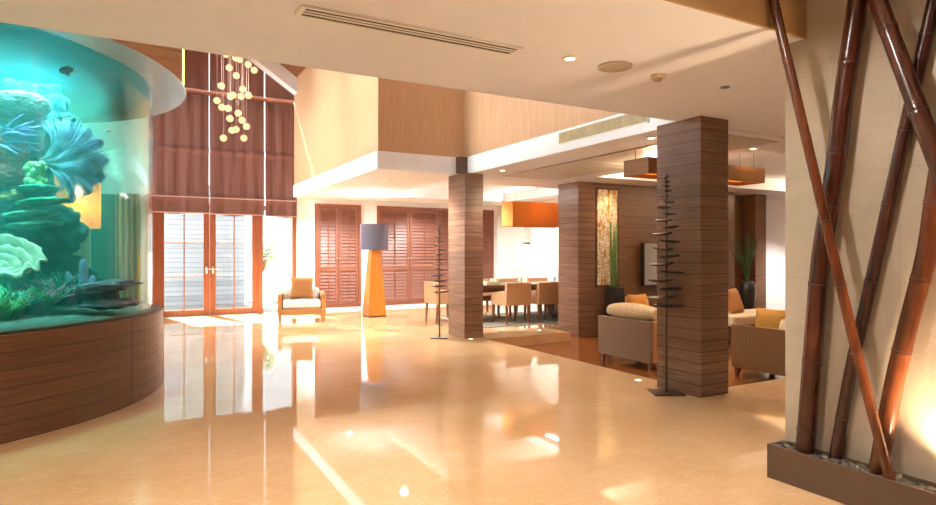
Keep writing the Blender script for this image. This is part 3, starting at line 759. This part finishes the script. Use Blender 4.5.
t = thing('pendant_lamp', 'long orange rectangular pendant shade over the dining table', 'lamp', (7.55, 10.72, 1.945))
m = MB(); m.box(-.7, .7, -.21, -.2, 0, .51); m.box(-.7, .7, .2, .21, 0, .51); m.box(-.7, -.69, -.2, .2, 0, .51); m.box(.69, .7, -.2, .2, 0, .51)
obj('shade', m, M['orangebox'], t); obj('diffuser', MB().box(-.69, .69, -.2, .2, .03, .035), cloth('pale_diffuser', '#f6dfb8', 100, .5), t)
obj('cord', MB().tube([(-.5,0,.4), (-.5,0,.97)], .004, 6).tube([(.5,0,.4), (.5,0,.97)], .004, 6).box(-.69,.69,-.01,.01,.4,.42), M['steel'], t)
t = thing('wall_sconce', 'bronze wall sconce with tall glass on the white dining wall', 'lamp', (9.0, 13.0, 1.62)); obj('bracket', MB().tube([(0,0,.02), (-.12,0,.02)], .016, 8).lathe([(0,.0), (.09,.0), (.09,.035), (0,.035)], 20, c=(-.12,0,0)), M['bronze'], t)
obj('glass_tube', MB().lathe([(.055,.035), (.055,.45), (.05,.45), (.05,.035)], 24, c=(-.12,0,0), closed=True), M['glass'], t)

# ------------------------------------------------------------------ METAL LEAF SCULPTURES
def sculpture(label, x, y, z0, z1, k, n, sd):
    random.seed(sd); t = thing('leaf_sculpture', label, 'sculpture', (x, y, 0), math.radians(-29))
    obj('base_plate', MB().box(-.15*k, .15*k, -.13*k, .13*k, 0, .014), M['bronze'], t, bevel=.003)
    obj('pole', MB().tube([(0,0,.012), (0,0,z1)], [.014*k, .008*k], 10), M['bronze'], t)
    z = z0; side = 1
    for i in range(n):
        f = i/(n-1); L_ = k*(.27*(1-f)**.9+.035); z = z0+(z1-.01-z0)*(1-(1-f)**1.35)
        sh = side*L_*.17*random.uniform(.4,1.3); th = random.uniform(-.10,.10); az = random.uniform(-.5,.5)
        m = MB(); m.ball((0,0,0), (L_/2, L_*.36, .010+.008*(1-f)), 3)
        for v in m.bm.verts: v.co.z += v.co.x**2/L_*.22
        o = obj('leaf', m, M['bronze'], t, smooth=True, loc=(sh, 0, z), rot=(random.uniform(-.1,.1), th, az)); side = -side
sculpture('tall bronze tiered-leaf sculpture in front of the front plank column', 4.66, 4.36, .86, 2.17, 1.0, 21, 3)
sculpture('bronze tiered-leaf sculpture left of the plank column near the dining table', 4.42, 8.97, .75, 1.9, .95, 17, 4)

# ------------------------------------------------------------------ LOUNGE
def lounge_chair(label, x, y0, y1, front):
    W = y1-y0; t = thing('lounge_chair', label, 'armchair', (x, (y0+y1)/2, -.16)); h = W/2
    obj('back_panel', MB().box(0, .06, -h, h, .105, .65), M['woven'], t, bevel=.008)
    for y in (-h, h-.06): obj('side_panel', MB().prism([(.06,.105), (.82,.105), (.82,.53), (.06,.65)], 'y', y, y+.06), M['armwood'], t, bevel=.008)
    obj('seat_base', MB().box(.06, .8, -h+.06, h-.06, .11, .3), M['woven'], t)
    obj('seat_cushion', MB().box(.1, .83, -h+.07, h-.07, .3, .47), M['cream'], t, bevel=.04)
    o = obj('back_cushion', MB().ball((.19, 0, .73), (.15, h-.06, .125), 4), M['rollcream'], t, smooth=True)
    for v in o.data.vertices:   # squarer roll
        q = v.co-Vector((.19,0,.73)); s_ = (h-.06)
        v.co.y = math.copysign(min(abs(q.y)*1.25, s_-.02+.02*abs(q.y)/s_), q.y)
    for xx in (.07, .74):
        for yy in (-h+.05, h-.05): obj('leg', MB().frustum((xx+(-.03 if xx < .3 else .03), yy, 0), .035, .035, (xx, yy, .11), .065, .065), M['legwood'], t)
    return t
lounge_chair('woven-backed lounge chair with a cream roll cushion left of the front plank column', 5.93, 5.82, 6.84, 1)
wv = M['woven']; M['woven'] = cloth('golden_woven_rattan', '#8a6340', 120, var=.15, hex2='#a87e56')
lc = lounge_chair('woven-backed lounge chair beside the marble wall with mustard cushions', 6.70, 4.29, 5.19, 1)
M['woven'] = wv
for ch_ in lc.children:
    if ch_.name.startswith('back_cushion'): bpy.data.objects.remove(ch_, do_unlink=True); break
def cush(label, w, mat, loc, rz, tilt, t=.16, group=None):
    tag(obj('cushion', MB().pillow(w, w, t, M=Matrix.Rotation(tilt, 4, 'X')), mat, None, smooth=True, loc=loc, rot=(0,0,rz)), label, 'cushion', group)
cush('plump mustard cushion on the lounge chair beside the marble wall', .46, M['mustard'], (6.93, 4.78, .475), PI/2+.1, .2, .2)
cush('cream cushion at the marble wall edge, in front of the mustard one', .36, M['cream'], (6.88, 4.50, .44), PI/2-.2, .2, .16)
# a bench seat with cushions further back, by the niche
t = thing('daybed', 'low cream-cushioned daybed in front of the dark niche', 'daybed', (9.9, 7.3, -.16)); obj('base', MB().box(-.95, .95, -.4, .4, .08, .3), M['tablewood'], t, bevel=.006); obj('mattress', MB().box(-.94, .94, -.42, .4, .3, .47), M['cream'], t, bevel=.035)
for x in (-.85, .85):
    for y in (-.33, .33): obj('leg', MB().box(x-.03, x+.03, y-.03, y+.03, 0, .08), M['tablewood'], t)
cush('tan cushion leaning on the daybed in front of the dark niche', .48, M['brownpil'], (9.55, 7.35, .52), .2, -.35)
# wooden-backed chair with orange cushion under the screen
t = thing('lounge_chair', 'wooden-backed armchair under the grey wall screen', 'armchair', (8.02, 7.9, -.16))
obj('back_panel', MB().prism([(.36,.3), (.42,.3), (.5,.75), (.44,.75)], 'x', -.42, .42), M['armwood'], t, bevel=.01); obj('seat_base', MB().box(-.42, .42, -.38, .4, .12, .28), M['woven'], t); obj('seat_cushion', MB().box(-.41, .41, -.4, .36, .28, .43), M['cream'], t, bevel=.04)
for x in (-.45, .45):
    obj('side_panel', MB().box(x-.03, x+.03, -.38, .4, .12, .5), M['armwood'], t, bevel=.008)
    for y in (-.33, .33): obj('leg', MB().frustum((x, y, 0), .035, .035, (x, y, .12), .05, .05), M['legwood'], t)
cush('orange cushion on the wooden-backed armchair under the screen', .46, M['orangepil'], (7.98, 8.1, .43), 0, -.3, .18)
# mosaic panel, screen
t = thing('wall_panel', 'tall lit gold mosaic panel set in the dark timber wall', 'wall panel', (7.84, 8.8, -.16)); obj('mosaic', MB().box(-.25, .25, -.015, 0, .95, 2.74), M['mosaic'], t)
m = MB(); m.box(-.28, -.25, -.03, 0, .92, 2.77); m.box(.25, .28, -.03, 0, .92, 2.77); m.box(-.28, .28, -.03, 0, 2.74, 2.77); m.box(-.28, .28, -.03, 0, .92, .95); obj('frame', m, M['tablewood'], t)
t = thing('wall_screen', 'grey flat screen standing off the dark timber wall behind the front column', 'screen', (9.24, 8.8, .76)); obj('casing', MB().box(-.6, .6, -.158, -.07, 0, .83), M['black'], t, bevel=.004); obj('display', MB().box(-.585, .585, -.165, -.158, .015, .815), M['screen'], t); obj('bracket', MB().box(-.2, .2, -.07, 0, .3, .5), M['black'], t)
tag(obj('wall_socket', MB().box(8.25, 8.42, 8.785, 8.8, .36, .52), plain('socket_grey', '#9a948c', .5)), 'grey double socket plate low on the timber wall under the screen', 'socket')
tag(obj('wall_switch', MB().box(13.0, 13.12, 9.235, 9.25, 1.3, 1.43), plain('switch_grey', '#7d766c', .5)), 'small switch plate on the white far wall of the lounge', 'switch')
# tall black planter with upright stalks
t = thing('potted_plant', 'tall black square planter with upright green stalks beside the mosaic panel', 'plant', (7.70, 8.42, -.16)); obj('planter', MB().frustum((0,0,0), .30, .30, (0,0,.93), .24, .24), M['potblack'], t, bevel=.008)
m = MB(); random.seed(9)
for k in range(7):
    x, y = random.uniform(-.07,.07), random.uniform(-.07,.07); h = random.uniform(1.8, 2.15); m.tube([(x,y,.9), (x*1.1,y*1.1,1.3), (x*1.2+random.uniform(-.02,.02),y*1.2,h)], [.028,.026,.012], 7)
obj('stalks', m, M['leaf'], t, smooth=True)
# floor vase with blade leaves
t = thing('potted_plant', 'tall black floor vase with long blade leaves before the dark niche', 'plant', (11.15, 8.25, -.16)); obj('vase', MB().lathe([(0,0), (.09,0), (.12,.3), (.16,.65), (.17,.8), (.14,.93), (.11,.97), (.1,.96), (.0,.9)], 32), M['potblack'], t, smooth=True)
m = MB(); random.seed(12)
for k in range(26):
    a = random.uniform(0, 2*PI); r = random.uniform(.05, .46); h = random.uniform(.8, 1.2); c_, s_ = math.cos(a), math.sin(a)
    m.tube([(0,0,.9), (r*.35*c_, r*.35*s_, .95+h*.5), (r*c_, r*s_, .95+h*(1-.25*r))], [.012,.014,.003], 4)
obj('leaves', m, M['leafd'], t)
# dried flowers on a low table
t = thing('side_table', 'small round side table carrying dried flowers behind the mustard cushion', 'table', (8.9, 5.6, -.16)); obj('top', MB().lathe([(0,.5), (.3,.5), (.3,.54), (0,.54)], 32), M['tablewood'], t); obj('stem', MB().tube([(0,0,.02), (0,0,.5)], .03, 10), M['tablewood'], t); obj('foot', MB().lathe([(0,0), (.2,0), (.2,.02), (0,.03)], 24), M['tablewood'], t)
t = thing('flower_arrangement', 'pale dried flowers in a low bowl near the marble wall', 'flowers', (8.9, 5.6, .38)); obj('bowl', MB().lathe([(0,0), (.07,0), (.12,.08), (.11,.08), (0,.02)], 24), M['potblack'], t, smooth=True)
m = MB()
for k in range(40):
    a = random.uniform(0, 2*PI); r = random.uniform(.02, .2); h = random.uniform(.14, .32); p = (r*math.cos(a), r*math.sin(a), h); m.tube([(0,0,.04), p], .003, 4); m.ball(p, random.uniform(.015,.032), 1)
obj('blooms', m, M['dryflower'], t)
# floor spots
for x, y, z, lab in ((4.80, 8.60, 0, 'at the foot of the plank column near the dining table'), (4.852, 4.94, 0, 'on the marble edge left of the front plank column'), (6.40, 8.95, 0, 'on the dining floor near the step')):
    t = thing('floor_light', 'small round uplight '+lab, 'light', (x, y, z)); obj('ring', MB().lathe([(.028,.0), (.045,.0), (.045,.006), (.028,.006)], 20, closed=True), M['steel'], t); obj('lens', MB().lathe([(0,.004), (.028,.004)], 20), M['glow'], t)

# ------------------------------------------------------------------ BAMBOO FEATURE
t = thing('planter_box', 'long low brown planter box along the beige marble wall', 'planter', (3.55, 2.43, 0))
m = MB(); m.box(-.08, -.062, -4, 0, 0, .21); m.box(.072, .09, -4, 0, 0, .21); m.box(-.062, .072, -.018, 0, 0, .21); m.box(-.062, .072, -4, -3.98, 0, .21)
obj('trough', m, M['planter'], t, bevel=.003); obj('soil', MB().box(-.062, .072, -3.98, -.018, 0, .165), M['slot'], t)
poles = [('slim bamboo pole slanting down from the upper left in front of the other poles', [(2.28,3.12),(2.25,2.87),(2.125,2.199),(1.974,1.368),(1.859,.754),(1.735,.18)], (3.25,3.505), .026, 'bamboo3', 'bamboo'),
 ('thickest upright bamboo pole at the left end of the planter', [(1.90,3.13),(1.934,2.813),(2.005,2.371),(2.072,1.82),(2.149,1.368),(2.20,.75),(2.246,.17)], 3.565, .052, 'bamboo', 'bamboo'),
 ('thick dark bamboo pole leaning down to the right out of the frame', [(1.92,3.13),(1.798,2.744),(1.573,2.012),(1.512,1.815),(1.3,1.15),(1.0,.18)], 3.50, .044, 'bamboo', 'bamboo'),
 ('thin dark bamboo pole leaning right behind the others at the wall', [(1.48,3.13),(1.582,2.691),(1.716,2.05),(1.809,1.604),(1.907,1.135),(1.999,.717),(2.09,.17)], 3.60, .032, 'bamboo2', 'bamboo'),
 ('orange-brown bamboo pole glowing in the uplight at the right', [(1.38,3.13),(1.46,2.4),(1.556,1.766),(1.604,1.372),(1.659,1.153),(1.754,.719),(1.844,.17)], 3.575, .045, 'bamboo3', 'bamboo')]
def bpole(label, pts, x, r, mat, nseed, xt=None):
    random.seed(len(label)); fine = []
    for (y0, z0), (y1, z1) in zip(pts[:-1], pts[1:]):
        n = max(2, int(abs(z1-z0)/.05))
        for i in range(n): fine.append((y0+(y1-y0)*i/n, z0+(z1-z0)*i/n))
    fine.append(pts[-1])
    # light smoothing
    for _ in range(6):
        fine = [fine[0]]+[tuple(.25*fine[i-1][k]+.5*fine[i][k]+.25*fine[i+1][k] for k in (0,1)) for i in range(1, len(fine)-1)]+[fine[-1]]
    dens = []; nodes = []; nxt = random.uniform(.1, .35); acc = 0
    P = [Vector(((x if not hasattr(x, '__len__') else x[1]+(x[0]-x[1])*(b-.18)/2.94), a, b)) for a, b in fine]; R = [r]*len(P); out = [P[0]]; rr = [r]
    for i in range(1, len(P)):
        acc += (P[i]-P[i-1]).length
        if acc > nxt:
            acc = 0; nxt = random.uniform(.28, .48); d = (P[i]-P[i-1]).normalized(); nodes.append((P[i], d))
            for o_, k in ((-.018, 1.0), (-.006, 1.07), (0, .97), (.006, 1.07), (.018, 1.0)): out.append(P[i]+d*o_); rr.append(r*k)
        else: out.append(P[i]); rr.append(r*(1+.012*mnoise.noise(P[i]*6)))
    t = thing('bamboo_pole', label, 'bamboo pole', tuple(P[-1]), 0, None); off = -P[-1]
    obj('culm', MB().tube([p+off for p in out], rr, 20), M[mat], t, smooth=True)
    for p, d in nodes: obj('node_ring', MB().tube([p+off-d*.003, p+off+d*.003], r*1.045, 20), M['node'], t)
for a in poles: bpole(a[0], a[1], a[2], a[3], a[4], 0)
random.seed(21); pm = []
for k in range(5):
    o = MB().ball((0,0,0), (.03, .022, .013), 3, .16, 1.5, 50+k); pm.append(o)
pob = [obj('pebble', o, plain('pebble_stone_%d' % k, ('#544a3e', '#6a5f4f', '#463f36', '#7b6f5b', '#38322b')[k], .45, var=.2, scale=30), smooth=True) for k, o in enumerate(pm)]
used = set(); n_ = 0
for y in [2.395-.031*i for i in range(46)]:
    for x in (3.508, 3.548, 3.588):
        k = random.randrange(5); o = pob[k]
        if k in used: o = pob[k].copy(); C.objects.link(o)
        used.add(k)
        s_ = random.uniform(.75, 1.15)
        o.location = (x+random.uniform(-.008,.012), y+random.uniform(-.012,.012), .165+.013*s_+random.uniform(0,.026)); o.rotation_euler = (random.uniform(-.3,.3), random.uniform(-.3,.3), random.uniform(0, 6)); o.scale = (s_, s_, s_)
        tag(o, 'smooth grey-brown river pebble in the planter under the bamboo poles', 'pebble', 'pebbles in the bamboo planter')
t = thing('planter_uplight', 'small spotlight among the pebbles at the right end of the planter', 'light', (3.53, 1.42, .165)); obj('body', MB().lathe([(0,0), (.03,0), (.035,.06), (.03,.06), (.025,.05), (0,.05)], 20), M['bronze'], t); obj('lens', MB().lathe([(0,.052), (.025,.052)], 16), M['glow'], t)

# ------------------------------------------------------------------ LIGHT
def light(typ, name, loc, energy, col=(1,1,1), rot=None, to=None, **k):
    L_ = bpy.data.lights.new(name, typ); L_.energy = energy; L_.color = col
    for a, v in k.items(): setattr(L_, a, v)
    o = bpy.data.objects.new(name, L_); C.objects.link(o); o.location = loc
    if to is not None: o.rotation_euler = (Vector(to)-Vector(loc)).to_track_quat('-Z', 'Y').to_euler()
    elif rot: o.rotation_euler = rot
    return o
WARM = (1, .75, .48); WARM2 = (1, .95, .90)
w = bpy.data.worlds.new('World'); sc.world = w; w.use_nodes = True
bg = w.node_tree.nodes['Background']; bg.inputs[0].default_value = (.86, .94, 1, 1); bg.inputs[1].default_value = 1.0
light('SUN', 'sun', (0, 20, 12), 42.0, (1, .99, .97), to=(1.6, 20-6.5, 12-7.0), angle=.08)
def spot(n, x, y, z, e, size=110, col=WARM2): light('SPOT', n, (x, y, z-.03), e, col, to=(x, y, 0), spot_size=math.radians(size), spot_blend=.7, shadow_soft_size=.05)
spot('downlight_front', 2.607, 3.29, ZC, 105)
spot('downlight_soffit', 5.15, 8.2, ZS, 40); spot('downlight_soffit_2', 5.16, 5.05, ZS, 40); spot('downlight_soffit_3', 6.8, 4.95, ZS, 60)
for x, y in ((0, 3.3), (-3, 3.3)): spot('lobby_fill', x, y, ZC, 130)  # unseen spots without fittings, added to brighten the front lobby
for x, y in ((0, 1), (2.2, 0), (-2.2, 0), (0, -2.5)): spot('entrance_fill', x, y, 3.15, 120)  # added fill behind the camera, making up for light the closed front wall stops
spot('lounge_far_fill', 13.4, 7.9, ZS, 260)  # spot added out of view to whiten the far lounge wall
spot('downlight_lounge_mid', 9.5, 7.0, 2.9, 60)
for x, y in ((4.06, 9.6), (6.5, 11.4), (8.2, 11.4), (6.5, 13.6), (4.3, 13.3)): spot('dining_downlight_fill', x, y, ZS, 250 if x < 5 else 120, 150, (.93,.97,1))  # first sits at a fitting; the others are added to brighten the dining area
light('AREA', 'left_daylight_fill', (-7.85, 11.1, 4.1), 330, (.88,.95,1), to=(3.3, 12.2, 4.5), shape='RECTANGLE', size=5.6, size_y=1.8, spread=math.radians(85))  # area lamp added out of view, standing in for daylight from the left
light('SPOT', 'wall_washer', (1.7, 2.1, 3.1), 70, WARM2, to=(3.64, 1.9, 1.0), spot_size=math.radians(75), spot_blend=.8, shadow_soft_size=.04)
# coves: strips on the tray ledges, facing inwards and up
def strip(n, loc, to, ln, e, col): light('AREA', n, loc, e, col, to=to, shape='RECTANGLE', size=ln, size_y=.06)
strip('cove_dining', (5.08, 11.6, 2.76), (7, 11.6, 3.3), 3.0, 7, WARM2); strip('cove_dining_2', (8.32, 11.6, 2.76), (6, 11.6, 3.3), 3.0, 7, WARM2)
strip('cove_lounge', (7.08, 6.5, 2.76), (9, 6.5, 3.3), 2.9, 22, WARM); strip('cove_lounge_2', (12.5, 6.5, 2.76), (10, 6.5, 3.3), 2.9, 22, WARM)
light('POINT', 'lantern_bulb', (6.6, 6.4, 2.5), 25, WARM, shadow_soft_size=.1)
light('AREA', 'tank_lamp', (AX, AY, 3.145), 250, (.72, 1, .98), rot=(0,0,0), shape='DISK', size=3.8, spread=math.radians(65))
light('POINT', 'pendant_bulb', (7.55, 10.72, 2.3), 10, WARM2, shadow_soft_size=.06)
light('POINT', 'floor_lamp_bulb', (4.66, 12.82, 1.8), 28, WARM2, shadow_soft_size=.06)
light('POINT', 'yellow_bulb', (-.72, 11.0, 2.1), 70, WARM, shadow_soft_size=.06)
light('POINT', 'chandelier_bulbs', (1.5, 9.9, 4.0), 30, WARM2, shadow_soft_size=.3)
light('SPOT', 'planter_uplight_beam', (3.54, 1.42, .25), 75, WARM, to=(3.63, 1.48, 1.3), spot_size=math.radians(120), spot_blend=.8, shadow_soft_size=.02)
light('SPOT', 'mosaic_light', (7.84, 8.55, 2.66), 15, WARM, to=(7.84, 8.8, 1.4), spot_size=math.radians(80), spot_blend=.6, shadow_soft_size=.03)

# ------------------------------------------------------------------ CAMERA
cd = bpy.data.cameras.new('Camera'); cam = bpy.data.objects.new('Camera', cd); C.objects.link(cam)
cd.sensor_width = 36; cd.lens = 610/936*36; cd.clip_start = .05
cam.location = (0, 0, 1.4); cam.rotation_euler = (PI/2, 0, math.radians(-28.9)); sc.camera = cam
vs = sc.view_settings; vs.view_transform = 'Standard'; vs.look = 'None'; vs.gamma = 1; vs.use_curve_mapping = False; vs.exposure = 1.1
